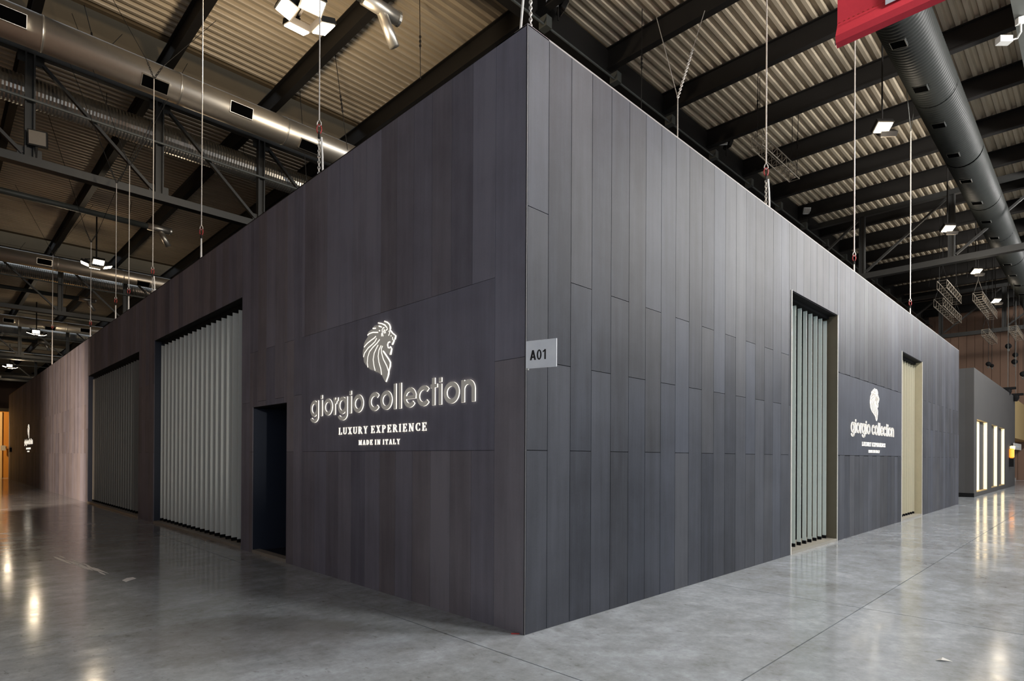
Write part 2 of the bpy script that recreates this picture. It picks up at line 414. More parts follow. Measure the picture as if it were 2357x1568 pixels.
for k in range(10):
    x = 9.2+4.4*k; MB().tube([(x, -.37, 11.47), (x, -.37, 12.4)], .008, 5).build('hanger_wire', 'steel_d', t)
    MB().tube([(x+1-.03, -.37, 11), (x+1+.03, -.37, 11)], .492, 26).build('seam_band', 'vent', t)
def nozzle_pipe(y, z, xe, r, label):
    t = thing('nozzle_pipe', label, 'pipe', (xe, y, z))
    MB().tube([(-8.8, y, z), (xe-.9, y, z)], r*.8, 14).build('feed_pipe', 'steel_g', t, smooth=True)
    MB().tube([(xe-.9, y, z), (xe, y, z)], r, 16).build('end_sleeve', 'galv', t, smooth=True)
    MB().tube([(xe-.04, y, z), (xe+.02, y, z)], r+.012, 16).build('rim', 'galv', t)
    b = Vector((xe-.42, y+.02, z-.05)); e = b+Vector((.34, .0, -.62))
    MB().tube([b, e], r*.8, 14).build('branch_nozzle', 'galv', t, smooth=True)
    MB().tube([(xe-1.6, y, z+r*.7), (xe-1.5, y, 12.4)], .008, 5).build('hanger_wire', 'steel_d', t)
nozzle_pipe(7.95, 11.5, 4.0, .15, 'steel pipe ending in a forked nozzle right of the bright floodlights')
nozzle_pipe(26.0, 11.5, 4.1, .15, 'thin pipe with forked nozzle hanging above the second floodlight cluster')
nozzle_pipe(42.8, 11.5, 4.15, .15, 'small forked nozzle pipe between second and third ducts')
nozzle_pipe(63.0, 11.5, 4.2, .15, 'tiny forked nozzle pipe beside the small far floodlight cluster')

# ------------------------------------------------------------------ exhibition stand: walls of planks
PW = .311
stand = thing('exhibition_stand', 'huge dark grey plank-clad exhibition stand with sharp front corner', 'exhibition stand', (0, 0, 0))
R_LEN, L_LEN = 21.0, 44.2
TH = .16
def wallfn(side):
    if side == 'R': return lambda a, d, z: (a, d, z)
    return lambda a, d, z: (d, a, z)
def wbox(m, side, a0, a1, d0, d1, z0, z1, mi=0):
    if side == 'R': return m.box(a0, a1, d0, d1, z0, z1, mi)
    return m.box(d0, d1, a0, a1, z0, z1, mi)
def facade(side, length, first, opens, slabs, mat, gap, nmax):
    core = MB(); cuts = [.16 if side == 'L' else .012]
    pos = cuts[0]
    for a0, a1, z1 in sorted(opens):
        wbox(core, side, pos, a0, .012, TH, 0, H-.01); wbox(core, side, a0, a1, .012, TH, z1, H-.01); pos = a1
    wbox(core, side, pos, length, .012, TH, 0, H-.01)
    fc = core.build('facade_wall', 'core', stand)
    edges = [0, first]
    while edges[-1] < length-.05: edges.append(edges[-1]+PW)
    edges[-1] = length
    far = MB(); count = 0
    for k in range(len(edges)-1):
        pieces = [(edges[k], edges[k+1])]
        brk = []
        for a0, a1, z1 in opens: brk += [a0, a1]
        for s0, s1, z0, z1 in slabs: brk += [s0, s1]
        for b in brk:
            pieces = [q for p in pieces for q in ([(p[0], b), (b, p[1])] if p[0]+.004 < b < p[1]-.004 else [p])]
        for a0, a1 in pieces:
            mid = (a0+a1)/2
            js = [1.56, 3.63] if (k == 0 and side == 'R') else ([1.56, 3.10] if k % 2 == 0 else [2.33])
            if k == 0 and side == 'L': js = [2.35]
            zs = [0]+js+[H]
            iv = [(zs[i], zs[i+1]) for i in range(len(zs)-1)]
            blocks = [(0, z1) for o0, o1, z1 in opens if o0 < mid < o1]+[(z0, z1) for s0, s1, z0, z1 in slabs if s0 < mid < s1]
            for b0, b1 in blocks:
                iv = [q for p in iv for q in ((p[0], min(p[1], b0)), (max(p[0], b1), p[1])) if q[1]-q[0] > .02]
            for z0, z1 in iv:
                h = gap/2; dd = .0005*random.random()
                args = (side, a0+h if a0 > 0 else a0, a1-h, dd if a0 > 0 else 0, .0125, z0+(h if z0 > 0 else 0), z1-(h if z1 < H else 0))
                if count < nmax: wbox(MB(), *args).build('plank', mat, fc); count += 1
                else: wbox(far, *args)
    if far.v: far.build('plank_field', mat, fc, kind='stuff')
    for s0, s1, z0, z1 in slabs:
        wbox(MB(), side, s0+gap/2, s1-gap/2, 0, .0125, z0+gap/2, z1-gap/2).build('sign_panel', mat, fc)
    return fc
R_OP = [(5.97, 8.21, 4.13), (13.08, 15.32, 4.11)]
L_OP = [(4.65, 5.86, 2.25), (6.32, 11.46, 4.05), (12.79, 19.07, 3.98)]
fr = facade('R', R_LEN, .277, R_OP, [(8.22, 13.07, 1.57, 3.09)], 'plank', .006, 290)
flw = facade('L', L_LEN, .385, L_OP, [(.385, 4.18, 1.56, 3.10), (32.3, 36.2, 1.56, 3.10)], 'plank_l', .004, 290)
# trims, added roof and inner shell
MB().box(-.004, .004, -.004, .004, 0, H).build('corner_trim', 'edge', stand)
MB().box(0, R_LEN, .0, TH, H-.01, H+.004).build('top_trim', 'top_edge', stand)
MB().box(0, TH, .16, L_LEN, H-.01, H+.004).build('top_trim', 'steel_d', stand)
MB().box(TH, R_LEN-.05, TH, L_LEN, 4.9, 4.95).build('added_roof', 'black', stand)  # unseen roof, added to keep light from above out of the interior
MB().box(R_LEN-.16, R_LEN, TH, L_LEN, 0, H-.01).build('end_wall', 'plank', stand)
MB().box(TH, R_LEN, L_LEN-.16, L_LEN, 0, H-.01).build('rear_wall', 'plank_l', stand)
MB().box(1.3, 1.36, 1.3, L_LEN-.2, 0, 4.9).build('inner_wall', 'black', stand)
MB().box(1.36, R_LEN-.2, 1.3, 1.36, 0, 4.9).build('inner_wall', 'black', stand)
# jambs and soffits of the openings
for (a0, a1, z1), jm in zip(R_OP, ('jamb', 'jamb2')):
    MB().box(a1-.004, a1+.012, -.003, .62, 0, z1).build('jamb', jm, stand)
    MB().box(a0-.012, a0+.004, -.003, .62, 0, z1).build('jamb', jm, stand)
    MB().box(a0, a1, .013, .62, z1-.012, z1+.005).build('soffit', 'black', stand)
    MB().box(a0-.018, a0+.004, -.012, .0, 0, z1).build('edge_trim', 'bright_edge', stand)
    MB().box(a1-.004, a1+.014, -.012, .0, 0, z1).build('edge_trim', 'bright_edge', stand)
    MB().box(a0, a1, .6, .64, 0, z1).build('dark_interior_sheet', 'black', stand)  # black sheet standing in for the darkness behind the right louvres
for a0, a1, z1 in L_OP[1:]:
    MB().box(0.013, .62, a1-.012, a1+.004, 0, z1).build('jamb', 'navy', stand)
    MB().box(0.013, .62, a0-.004, a0+.012, 0, z1).build('jamb', 'navy', stand)
    MB().box(.013, .62, a0, a1, z1-.012, z1+.005).build('soffit', 'black', stand)
    MB().box(.6, .64, a0, a1, 0, z1).build('dark_interior_sheet', 'black', stand)  # black sheet in place of the unlit space behind the left louvres
a0, a1, z1 = L_OP[0]
MB().box(.013, 1.2, a1-.012, a1+.012, 0, z1).build('jamb', 'navy', stand)
MB().box(.013, 1.2, a0-.012, a0+.012, 0, z1).build('jamb', 'navy', stand)
MB().box(.013, 1.2, a0, a1, z1-.012, z1+.012).build('soffit', 'black', stand)
MB().box(.0, .12, a0, a1, 0, .05).build('threshold', 'sill', stand)
MB().box(.12, 1.25, a0, a1, 0, .03).build('doorway_floor', 'navy', stand)
MB().box(1.2, 1.24, a0, a1, 0, z1).build('dark_interior_sheet', 'black', stand)  # black sheet standing in for the dark interior beyond the doorway

# ------------------------------------------------------------------ louvre screens in the openings
def louvre(side, a0, a1, z1, pitch, label, mat, dep, sill):
    c = (a0+a1)/2
    t = thing('louvre_screen', label, 'louvre screen', (c, .2, 0) if side == 'R' else (.2, c, 0))
    wbox(MB(), side, a0+.014, a1-.014, -.004, .45, 0, .045).build('sill', sill, t)
    wbox(MB(), side, a0+.014, a1-.014, .14, .36, z1-.06, z1-.014).build('head_rail', 'black', t)
    n = int((a1-a0-.06)/pitch)+(1 if side == 'R' else 0); first = a0+.03 if side == 'R' else a0+.06
    me = None
    for k in range(n):
        s = a0+.10+pitch*k if side == 'R' else a1-.06-pitch*k
        if s > a1-.03: break
        A, B = (Vector((s, .148+dep, 0)), Vector((s, .148, 0))) if side == 'R' else (Vector((.122, s, 0)), Vector((.122+dep, s, 0)))
        d = (B-A).normalized(); nn = Vector((-d.y, d.x, 0))
        bl = MB(); hh = (z1-.10-.10)/2
        bl.obox((A+B)/2+Vector((0, 0, .10+hh)), (B-A)/2, nn*.004, (0, 0, hh))
        bo = bl.build('blade', mat, t)
        MB().obox((A+B)/2+Vector((0, 0, .0725)), (B-A)*.5, nn*.016, (0, 0, .0275)).build('blade_foot', 'black', bo)
    return t
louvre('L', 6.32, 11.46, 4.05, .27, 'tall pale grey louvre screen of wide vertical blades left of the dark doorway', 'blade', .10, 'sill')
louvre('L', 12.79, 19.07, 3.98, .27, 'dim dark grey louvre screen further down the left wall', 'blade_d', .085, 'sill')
louvre('R', 5.97, 8.21, 4.13, .255, 'grey louvre screen with black gaps in the tall opening right of the corner', 'blade_g', .062, 'sill')
louvre('R', 13.08, 15.32, 4.11, .255, 'beige closed louvre screen in the furthest tall opening on the right wall', 'blade_b', .14, 'sill')

# ------------------------------------------------------------------ illuminated signs
LION = [(0.146, 2.99), (0.176, 2.993), (0.23, 2.968), (0.269, 2.94), (0.289, 2.91), (0.289, 2.888), (0.272, 2.881), (0.299, 2.871), (0.333, 2.836), (0.392, 2.803), (0.392, 2.787), (0.381, 2.762), (0.365, 2.762), (0.358, 2.744), (0.334, 2.71), (0.308, 2.714), (0.301, 2.73), (0.291, 2.748), (0.262, 2.752), (0.233, 2.734), (0.233, 2.707), (0.257, 2.685), (0.291, 2.697), (0.318, 2.666), (0.302, 2.609), (0.278, 2.608), (0.214, 2.639), (0.144, 2.672), (0.204, 2.618), (0.264, 2.562), (0.293, 2.527), (0.292, 2.484), (0.267, 2.443), (0.261, 2.395), (0.208, 2.318), (0.188, 2.326), (0.148, 2.373), (0.127, 2.402), (0.046, 2.44), (0.005, 2.447), (-0.026, 2.467), (-0.11, 2.487), (-0.163, 2.518), (-0.217, 2.555), (-0.25, 2.587), (-0.263, 2.643), (-0.283, 2.677), (-0.273, 2.733), (-0.257, 2.754), (-0.257, 2.794), (-0.225, 2.83), (-0.167, 2.867), (-0.186, 2.892), (-0.157, 2.922), (-0.094, 2.938), (0.0, 2.928), (-0.073, 2.949), (-0.031, 2.973), (0.041, 2.966), (0.101, 2.947), (0.03, 2.989), (0.03, 3.0), (0.101, 2.983), (0.171, 2.953), (0.201, 2.94), (0.161, 2.974)]
LINES = [[(0.171, 2.991), (0.23, 2.968), (0.271, 2.94), (0.284, 2.911), (0.28, 2.89)], [(0.045, 2.992), (0.121, 2.972), (0.181, 2.946), (0.221, 2.915), (0.236, 2.894), (0.202, 2.885)], [(0.056, 2.954), (0.122, 2.933)], [(-0.068, 2.948), (-0.0, 2.939)], [(0.062, 2.904), (0.087, 2.896)], [(-0.178, 2.886), (-0.135, 2.899), (-0.062, 2.902), (0.046, 2.886)], [(-0.252, 2.759), (-0.177, 2.795), (-0.092, 2.82), (-0.04, 2.832), (0.001, 2.849)], [(-0.263, 2.646), (-0.24, 2.689), (-0.165, 2.736), (-0.071, 2.769), (-0.019, 2.79), (0.017, 2.824)], [(-0.165, 2.518), (-0.179, 2.568), (-0.169, 2.635), (-0.133, 2.693), (-0.06, 2.734), (0.022, 2.768), (0.078, 2.802)], [(-0.01, 2.463), (-0.037, 2.524), (-0.053, 2.593), (-0.033, 2.663), (0.013, 2.713), (0.048, 2.745)], [(0.122, 2.405), (0.107, 2.47), (0.065, 2.552), (0.049, 2.62), (0.064, 2.685), (0.109, 2.731)], [(0.208, 2.321), (0.246, 2.375), (0.26, 2.427), (0.225, 2.491), (0.155, 2.575), (0.117, 2.651), (0.114, 2.695), (0.139, 2.722)], [(0.145, 2.666), (0.204, 2.613), (0.264, 2.557), (0.291, 2.521), (0.284, 2.474), (0.265, 2.443)], [(0.118, 2.832), (0.117, 2.865)], [(0.148, 2.828), (0.132, 2.863), (0.127, 2.902), (0.147, 2.921), (0.172, 2.92)], [(0.162, 2.902), (0.182, 2.883), (0.197, 2.856)], [(0.152, 2.887), (0.172, 2.857)], [(0.26, 2.871), (0.28, 2.847), (0.256, 2.82)], [(0.28, 2.876), (0.333, 2.836), (0.39, 2.801), (0.372, 2.764)], [(0.333, 2.793), (0.338, 2.768), (0.358, 2.749), (0.322, 2.712)], [(0.286, 2.749), (0.247, 2.746), (0.233, 2.723), (0.248, 2.689), (0.287, 2.681)], [(0.286, 2.697), (0.316, 2.672), (0.301, 2.639), (0.284, 2.61)], [(0.3, 2.814), (0.311, 2.807)]]
def rect(x0, x1, y0, y1): return [(x0, y0), (x1, y0), (x1, y1), (x0, y1)]
def arc(cx, cy, rx, ry, wx, wy, a0, a1, n=None):
    """list of quads along an elliptic band of width wx/wy"""
    n = n or max(4, int(abs(a1-a0)/10)); out = []
    for i in range(n):
        p = []
        for a, inner in ((i, 0), (i+1, 0), (i+1, 1), (i, 1)):
            t = math.radians(a0+(a1-a0)*a/n); p.append((cx+(rx-wx*inner)*math.cos(t), cy+(ry-wy*inner)*math.sin(t)))
        out.append(p)
    return out
def letter_polys(ch, a, b, base, xh, asc):
    w = b-a; cx = (a+b)/2; s = .047; m = (base+xh)/2; ry = (xh-base)/2
    if ch == 'o': return arc(cx, m, w/2, ry, s, s*.95, 0, 360, 30)
    if ch == 'c': return arc(cx, m, w/2+.006, ry, s, s*.95, 40, 320, 26)
    if ch == 'e': return arc(cx, m, w/2, ry, s, s*.95, 0, 322, 28)+[rect(a+s*.6, b-.006, m-.016, m+.018)]
    if ch == 'i': return [rect(a, b, base, xh-.006), rect(a, b, xh+.012, xh+.056)]
    if ch == 'l': return [rect(a, b, base, asc)]
    if ch == 't': return [rect(a+.024, a+.024+s, base, asc), rect(a, b, xh-.036, xh)]
    if ch == 'r': return [rect(a, a+s, base, xh)]+arc(a+s+.055, base+ry*1.12, .074, ry*.88, s*.95, s*.9, 165, 78, 6)
    if ch == 'n':
        r = w/2
        return [rect(a, a+s, base, xh)]+arc(cx, xh-r*.92, r, r*.92, s, s*.95, 175, 0, 14)+[rect(b-s, b, base, xh-r*.92)]
    if ch == 'g':
        d = base-.072
        return arc((a+b-.012)/2, m, (w-.012)/2, ry, s, s*.95, 0, 360, 28)+[rect(b-s, b, base-.01, xh-.004)]+arc(cx, base-.005, w/2, .072, s, s*.9, 0, -165, 14)
WORD = [('g', -1.584, -1.358), ('i', -1.302, -1.254), ('o', -1.223, -.992), ('r', -.964, -.866), ('g', -.857, -.625), ('i', -.58, -.532), ('o', -.492, -.262),
        ('c', -.136, .09), ('o', .098, .33), ('l', .36, .407), ('l', .458, .505), ('e', .545, .772), ('c', .787, 1.01), ('t', 1.015, 1.125), ('i', 1.147, 1.194), ('o', 1.229, 1.462), ('n', 1.492, 1.69)]
# serif capitals in a unit box (width, list of polygons)
def dg(x0, y0, x1, y1, t): return [(x0-t/2, y0), (x0+t/2, y0), (x1+t/2, y1), (x1-t/2, y1)]
K, T, SH = .17, .07, .06
def sf(x, y, wd=.34): return rect(x-wd/2, x+wd/2, y, y+SH)
B, U_ = 0, 1-SH
SER = {
 'L': (.72, [rect(.1, .1+K, 0, 1), sf(.185, U_), rect(.0, .68, 0, T), rect(.61, .68, 0, .3)]),
 'U': (.84, [rect(.1, .1+K, .3, 1), sf(.185, U_), rect(.68, .68+T, .3, 1), sf(.715, U_, .26)]+arc(.425, .3, .325, .3, .13, .09, 180, 360, 10)),
 'X': (.86, [dg(.18, 1, .68, 0, K), dg(.68, 1, .18, 0, T), sf(.18, U_), sf(.68, U_, .28), sf(.18, B, .28), sf(.68, B)]),
 'R': (.84, [rect(.1, .1+K, 0, 1), sf(.185, U_), sf(.185, B), dg(.42, .5, .72, 0, K), sf(.74, B, .22)]+arc(.3, .74, .36, .26, .15, .06, 90, -90, 10)+[rect(.2, .32, .94, 1), rect(.2, .32, .48, .54)]),
 'Y': (.84, [dg(.16, 1, .42, .45, K), dg(.7, 1, .44, .45, T), rect(.34, .34+K, 0, .47), sf(.16, U_), sf(.7, U_, .26), sf(.425, B)]),
 'E': (.74, [rect(.1, .1+K, 0, 1), rect(.0, .66, 0, T), rect(.0, .64, 1-T, 1), rect(.2, .48, .48, .48+T), rect(.6, .66, 0, .28), rect(.58, .64, .74, 1), rect(.44, .48, .38, .65)]),
 'P': (.76, [rect(.1, .1+K, 0, 1), sf(.185, U_), sf(.185, B)]+arc(.3, .72, .38, .28, .16, .06, 90, -90, 10)+[rect(.2, .32, .94, 1), rect(.2, .32, .44, .5)]),
 'I': (.42, [rect(.1, .1+K, 0, 1), sf(.185, U_), sf(.185, B)]),
 'N': (.90, [rect(.14, .14+T, 0, 1), rect(.68, .68+T, 0, 1), dg(.2, 1, .68, 0, K), sf(.14, U_, .26), sf(.715, U_, .28), sf(.175, B, .28)]),
 'C': (.80, arc(.42, .5, .38, .5, .16, .06, 48, 312, 20)+[rect(.64, .70, .66, .98), rect(.64, .70, .04, .3)]),
 'M': (1.0, [rect(.12, .12+T, 0, 1), dg(.2, 1, .46, .05, K), dg(.74, 1, .48, .05, T), rect(.70, .70+K, 0, 1), sf(.14, U_, .24), sf(.8, U_, .3), sf(.155, B, .26), sf(.785, B)]),
 'A': (.84, [dg(.4, 1, .14, 0, T), dg(.42, 1, .66, 0, K), rect(.22, .58, .3, .36), sf(.14, B, .26), sf(.66, B)]),
 'D': (.84, [rect(.1, .1+K, 0, 1), sf(.185, U_, .2), sf(.185, B, .2)]+arc(.28, .5, .46, .5, .17, .06, 90, -90, 14)),
 'T': (.78, [rect(.3, .3+K, 0, 1), rect(.04, .73, 1-T, 1), rect(.04, .10, .72, 1), rect(.67, .73, .72, 1), sf(.385, B)]),
}
def word_width(txt, sp): return sum(.42 if c == ' ' else SER[c][0]+sp for c in txt)
def make_sign(fn, label, loc):
    t = thing('illuminated_sign', label, 'sign', loc)
    d0, d1 = .013, .002
    em = MB().prism(LION, fn, d0, d1, 0, 1).build('lion_emblem', ['face', 'glow'], t)
    for ln in LINES:
        m = MB(); hw = .0062; n = len(ln); off = []
        for i, (u, v) in enumerate(ln):
            a = Vector(ln[max(i-1, 0)]); b = Vector(ln[min(i+1, n-1)]); d = (b-a).normalized(); off.append(Vector((-d.y, d.x))*hw)
        for i in range(n-1):
            p, q = Vector(ln[i]), Vector(ln[i+1])
            m.prism([tuple(p+off[i]), tuple(q+off[i+1]), tuple(q-off[i+1]), tuple(p-off[i])], fn, d0+.0012, d0-.004)
        m.build('light_line', 'glow', em)
    for ch, a, b in WORD:
        m = MB()
        for i, poly in enumerate(letter_polys(ch, a, b, 2.012, 2.222, 2.284)): m.prism(poly, fn, d0+.00004*i, d1, 0, 1)
        m.build('letter', ['face', 'glow'], t)
    for txt, u0, u1, v0, h in (('LUXURY EXPERIENCE', -.843, .946, 1.765, .082), ('MADE IN ITALY', -.373, .473, 1.633, .056)):
        sp = .24; kx = (u1-u0)/(word_width(txt, sp)-sp); u = u0
        for c in txt:
            if c == ' ': u += .42*kx; continue
            m = MB()
            for i, poly in enumerate(SER[c][1]): m.prism([(u+x*kx, v0+y*h) for x, y in poly], fn, .008+.00004*i, .001)
            m.build('letter', 'text', t); u += (SER[c][0]+sp)*kx
    return t
make_sign(lambda u, v, d: (-d, 2.323-u, v), 'glowing lion emblem sign "giorgio collection" on the left wall beside the dark doorway', (-.03, 2.29, 1.63))
make_sign(lambda u, v, d: (10.62+u, -d, v), 'glowing lion emblem sign "giorgio collection" on the right wall between the two louvre openings', (10.62, -.03, 1.63))
make_sign(lambda u, v, d: (-d, 34.25-u, v), 'tiny distant glowing lion emblem sign at the dim far end of the left wall', (-.03, 34.25, 1.63))

# A01 stand number: flag board at the corner
A = at(1211, 788, 1, -.012); Z0, Z1 = 2.243, 2.474
dv = Vector((.075, -.272, 0)).normalized(); nv = Vector((dv.y, -dv.x, 0)); wv = .285
t = thing('stand_number_sign', 'white stand number board reading A01 fixed to the front corner', 'sign', (A.x, A.y, Z0))
c = Vector((A.x, A.y, (Z0+Z1)/2))+dv*wv/2
MB().obox(c, dv*wv/2, nv*.004, (0, 0, (Z1-Z0)/2)).build('board', 'paper', t)
MB().obox(Vector((A.x, A.y, Z0-.004))+dv*.012, dv*.012, nv*.008, (0, 0, .008)).build('clip', 'white', t)
side = nv if nv.dot(CAM-c) > 0 else -nv
cc = c-dv*.024+Vector((0, 0, -.006))
GL = {'A': (.68, [dg(.34, 1, .09, 0, .19), dg(.34, 1, .59, 0, .19), rect(.17, .51, .22, .37), [(.265, 1), (.265, .9), (.415, .9), (.415, 1)]]),
      '0': (.56, arc(.28, .5, .27, .515, .16, .14, 0, 360, 28)),
      '1': (.50, [rect(.22, .385, 0, 1), [(.04, .83), (.04, .68), (.25, .80), (.25, .97)]])}
kx, tot = .083, sum(g_[0]+.08 for g_ in GL.values())-.08; u = -tot/2
for ch in 'A01':
    m = MB()
    for i, poly in enumerate(GL[ch][1]):
        m.prism([((u+x)*kx, (y-.5)*kx) for x, y in poly], lambda a, b, d: cc+dv*a+Vector((0, 0, b))+side*d, .0052+.00004*i, .004)
    m.build('letter', 'ink', t); u += GL[ch][0]+.08

# ------------------------------------------------------------------ ropes holding the stand walls
def chain(m, a, b, link=.05, r=.006):
    a, b = Vector(a), Vector(b); n = max(2, int((b-a).length/(link*.72))); d = (b-a).normalized(); s1 = d.orthogonal().normalized(); s2 = d.cross(s1)
    for i in range(n):
        m.ring(a+(b-a)*(i+.5)/n, d, s1 if i % 2 else s2, link/2, link*.3, r, 8, 4)
    return m
def rope(label, x, y, ztop, zj, zend, kind='single', r=.009, scale=.8):
    t = thing('suspension_rope', label, 'rope', (x, y, zend))
    k = scale
    MB().tube([(x, y, ztop), (x, y, zj+.10*k)], r, 7).build('cable', 'rope', t)
    ex = RT.normalized(); ez = Vector((0, 0, 1))
    th = MB(); th.tube([Vector((x, y, zj+.12*k))+ex*u*k+ez*v*k for u, v in ((0, .0), (-.03, -.05), (-.036, -.09), (0, -.12), (.036, -.09), (.03, -.05))], .010*k, 6, closed=True)
    th.build('thimble', 'rope', t)
    MB().ring((x, y, zj-.045*k), ex, ez, .04*k, .075*k, .010*k).build('shackle', 'red', t)
    hk = MB(); hk.tube([(x, y, zj-.10*k), (x, y, zj-.20*k)], [.018*k, .024*k], 8); hk.ring((x, y, zj-.115*k), fwd, ez, .022*k, .03*k, .009*k, 10, 5)
    hk.build('swivel_hook', 'steel_d', t)
    if kind == 'split':
        chain(MB(), (x, y, zj-.2*k), (x, y, zend)).build('chain_leg', 'rope', t)
        e = Vector((x, y, zend))+ex*.055
        MB().tube([Vector((x, y, zj-.18*k))+ex*.03, Vector((x, y, (zj+zend)/2))+ex*.045, e], .013, 7).build('sling_leg', 'sling', t)
    else:
        MB().tube([(x, y, zj-.2*k), (x, y, zend)], [.012, .018], 7).build('sling_leg', 'sling', t)
    return t
def rope_l(px, ytop, yj, yend, label, kind='single', r=.009):
    b = at(px, yend, 0, .10)
    zj = at(px, yj, 0, .10).z; zt = 12.4 if ytop is None else at(px, ytop, 0, .10).z
    o = rope(label, .10, b.y, min(zt, 12.4), zj, H-.03, kind, r)
    if ytop is not None and zt < 12.2:    # two bridle legs up to the roof beams
        for dx in (-1.2, 1.4):
            chain(MB(), (.10, b.y, zt), (.10+dx*.12, b.y, zt+.35), .06, .008).build('bridle_chain', 'steel_d', o)
            MB().tube([(.10+dx*.12, b.y, zt+.35), (.10+dx, b.y+.2, 12.4)], .007, 5).build('bridle_wire', 'steel_d', o)
rope_l(734, None, 292, 401, 'white steel rope with red shackle and double sling above the left wall, nearest the floodlights', 'split', .009)
o = rope_l(463, None, 530, 599, 'thin white rope with red shackle hanging in front of the bright duct', 'single', .010)
rope_l(351, 187, 622, 680, 'pale rope with two dangling legs, third along the left wall', 'split', .010)
rope_l(296, 385, 668, 723, 'pale rope hanging in front of a dark truss post on the left wall', 'single', .010)
rope_l(266, 425, 690, 746, 'thin rope just left of the dark truss post, ending on the left wall', 'single', .009)
rope_l(208, 560, 742, 786, 'faint distant rope with white tag on the left wall', 'single', .010)
rope_l(120, 590, 752, 836, 'long bright rope furthest down the left wall', 'single', .014)
def rope_r(px, ytop, yj, yend, label, kind='single', r=.009):
    b = at(px, yend, 1, .10); zj = at(px, yj, 1, .10).z; zt = 12.4 if ytop is None else at(px, ytop, 1, .10).z
    o = rope(label, b.x, .10, min(zt, 12.4), zj, H-.03, kind, r)
    if ytop is not None and zt < 12.2:
        for dx in (-1.3, 1.2):
            MB().tube([(b.x, .10, zt), (b.x+dx, .10, 12.4)], .008, 5).build('bridle_wire', 'steel_g', o)
rope_r(1763, None, 390, 472, 'white rope with red shackle, chain and sling before the small lattice truss', 'split', .010)
rope_r(1966, None, 590, 624, 'white rope dropping from behind the red banner to the right wall', 'single', .012)
rope_r(2095, 300, 695, 724, 'white rope nearest the far end of the right wall', 'single', .013)
t = thing('suspension_rope', 'white sling and chain rising from the front corner of the stand', 'rope', (.1, .1, H))
a = at(1195, 66, 0, .10); b = at(1221, 58, 1, .06)
top = Vector((.14, .10, 6.3))
MB().tube([(a.x, a.y, H-.05), Vector((a.x, a.y, H)).lerp(top, 1)], .011, 8).build('sling_leg', 'sling', t)
chain(MB(), (b.x, b.y, H-.05), top, .036, .006).build('chain_leg', 'rope', t)
MB().ring(top+Vector((0, 0, .06)), RT, (0, 0, 1), .04, .075, .01).build('shackle', 'red', t)
MB().tube([top+Vector((0, 0, .12)), (.14, .10, 12.4)], .010, 7).build('cable', 'rope', t)

# thin dark chains and wires from the roof
WIRES = [((966, 0), (968, 182), 'thin dark chain hanging beside the forked nozzle pipe'),
         ((770, 115), (800, 345), 'thin dark wire in front of the first roof beams, right of the nearest left rope'),
         ((690, 205), (706, 420), 'thin dark wire just left of the nearest left rope'),
         ((192, 4), (232, 160), 'slack dark wire crossing the big bright duct'),
         ((1478, 20), (1476, 250), 'faint vertical wire above the right wall, left of the dangling chain'),
         ((1297, 60), (1297, 112), 'short rope below the white spotlights over the right wall'),
         ((1745, 160), (1743, 316), 'wire holding the near end of the small lattice truss'),
         ((1838, 250), (1834, 400), 'thin wire holding the far end of the small lattice truss'),
         ((2230, 520), (2226, 640), 'faint wire crossing the right truss'),
         ((2150, 560), (2138, 660), 'faint slanted wire left of the distant lattice trusses')]
for A_, B_, lab in WIRES:
    p = at(A_[0], A_[1], 2, 13.06); q = at(B_[0], B_[1], 1, p.y)
    if q.x > .2 and q.y > .2 and q.z < 8 and q.x < 20 and p.x < 12: q = p+(q-p)*((p.z-4.94)/(p.z-q.z))     # reaches the stand's added roof
    m = MB(); m.tube([p, q], .010, 5); chain(m, p.lerp(q, .45), p.lerp(q, .62), .07, .010)
    tag(m.build('hanging_wire', 'steel_d'), lab, 'wire')
p = at(1622, 25, 2, 12.4); q = at(1560, 225, 1, 3.5)
t = thing('chain_bridle', 'slanted chain bridle with a rope below it above the right wall', 'chain', q)
chain(MB(), q, q.lerp(p, .55), .08, .011).build('chain_leg', 'rope', t)
MB().tube([q.lerp(p, .55), p], .009, 5).build('wire_leg', 'rope', t)
MB().tube([q, at(1511, 40, 2, 12.4)], .009, 5).build('wire_leg', 'rope', t)
MB().tube([q, (q.x, q.y, 4.94)], .012, 6).build('drop_rope', 'rope', t)

# ------------------------------------------------------------------ floodlights
def flood_head(m_h, m_g, c, nrm, wd, hg):
    c, n = Vector(c), Vector(nrm).normalized(); e1 = Vector((0, 0, 1)).cross(n)
    e1 = e1.normalized() if e1.length > 1e-3 else Vector((1, 0, 0)); e2 = n.cross(e1)
    m_h.obox(c-n*.07, e1*(wd/2+.03), e2*(hg/2+.03), n*.06)
    for i in (-1, 1): m_h.obox(c-n*.15, e1*.02+i*e1*0, e2*hg*.3, n*.05)
    m_g.obox(c, e1*wd/2, e2*hg/2, n*.012)
def cluster(pts, z, label, power, drop=True, tilt=.8, size=(.42, .3), group=None):
    P = [at(px, py, 2, z) for px, py in pts]; c = sum(P, Vector())/len(P)
    t = thing('floodlight_cluster', label, 'floodlight', c, group)
    if drop:
        fr_ = MB()
        for p in P: fr_.bar(c+Vector((0, 0, .3)), p+Vector((0, 0, .22)), .05, .05)
        fr_.build('cross_frame', 'steel_d', t)
        MB().tube([c+Vector((0, 0, .28)), (c.x, c.y, 12.99)], .035, 8).build('drop_pole', 'steel_d', t)
    for i, p in enumerate(P):
        out = (p-c); out.z = 0; nrm = out*tilt+Vector((0, 0, -1.0))
        h_, g_ = MB(), MB(); flood_head(h_, g_, p, nrm, *size)
        ho = h_.build('lamp_housing', 'steel_d', t); g_.build('lamp_glass', 'lamp_on', ho)
    if power: lamp_light(c+Vector((0, 0, -.6)), power)
    return t
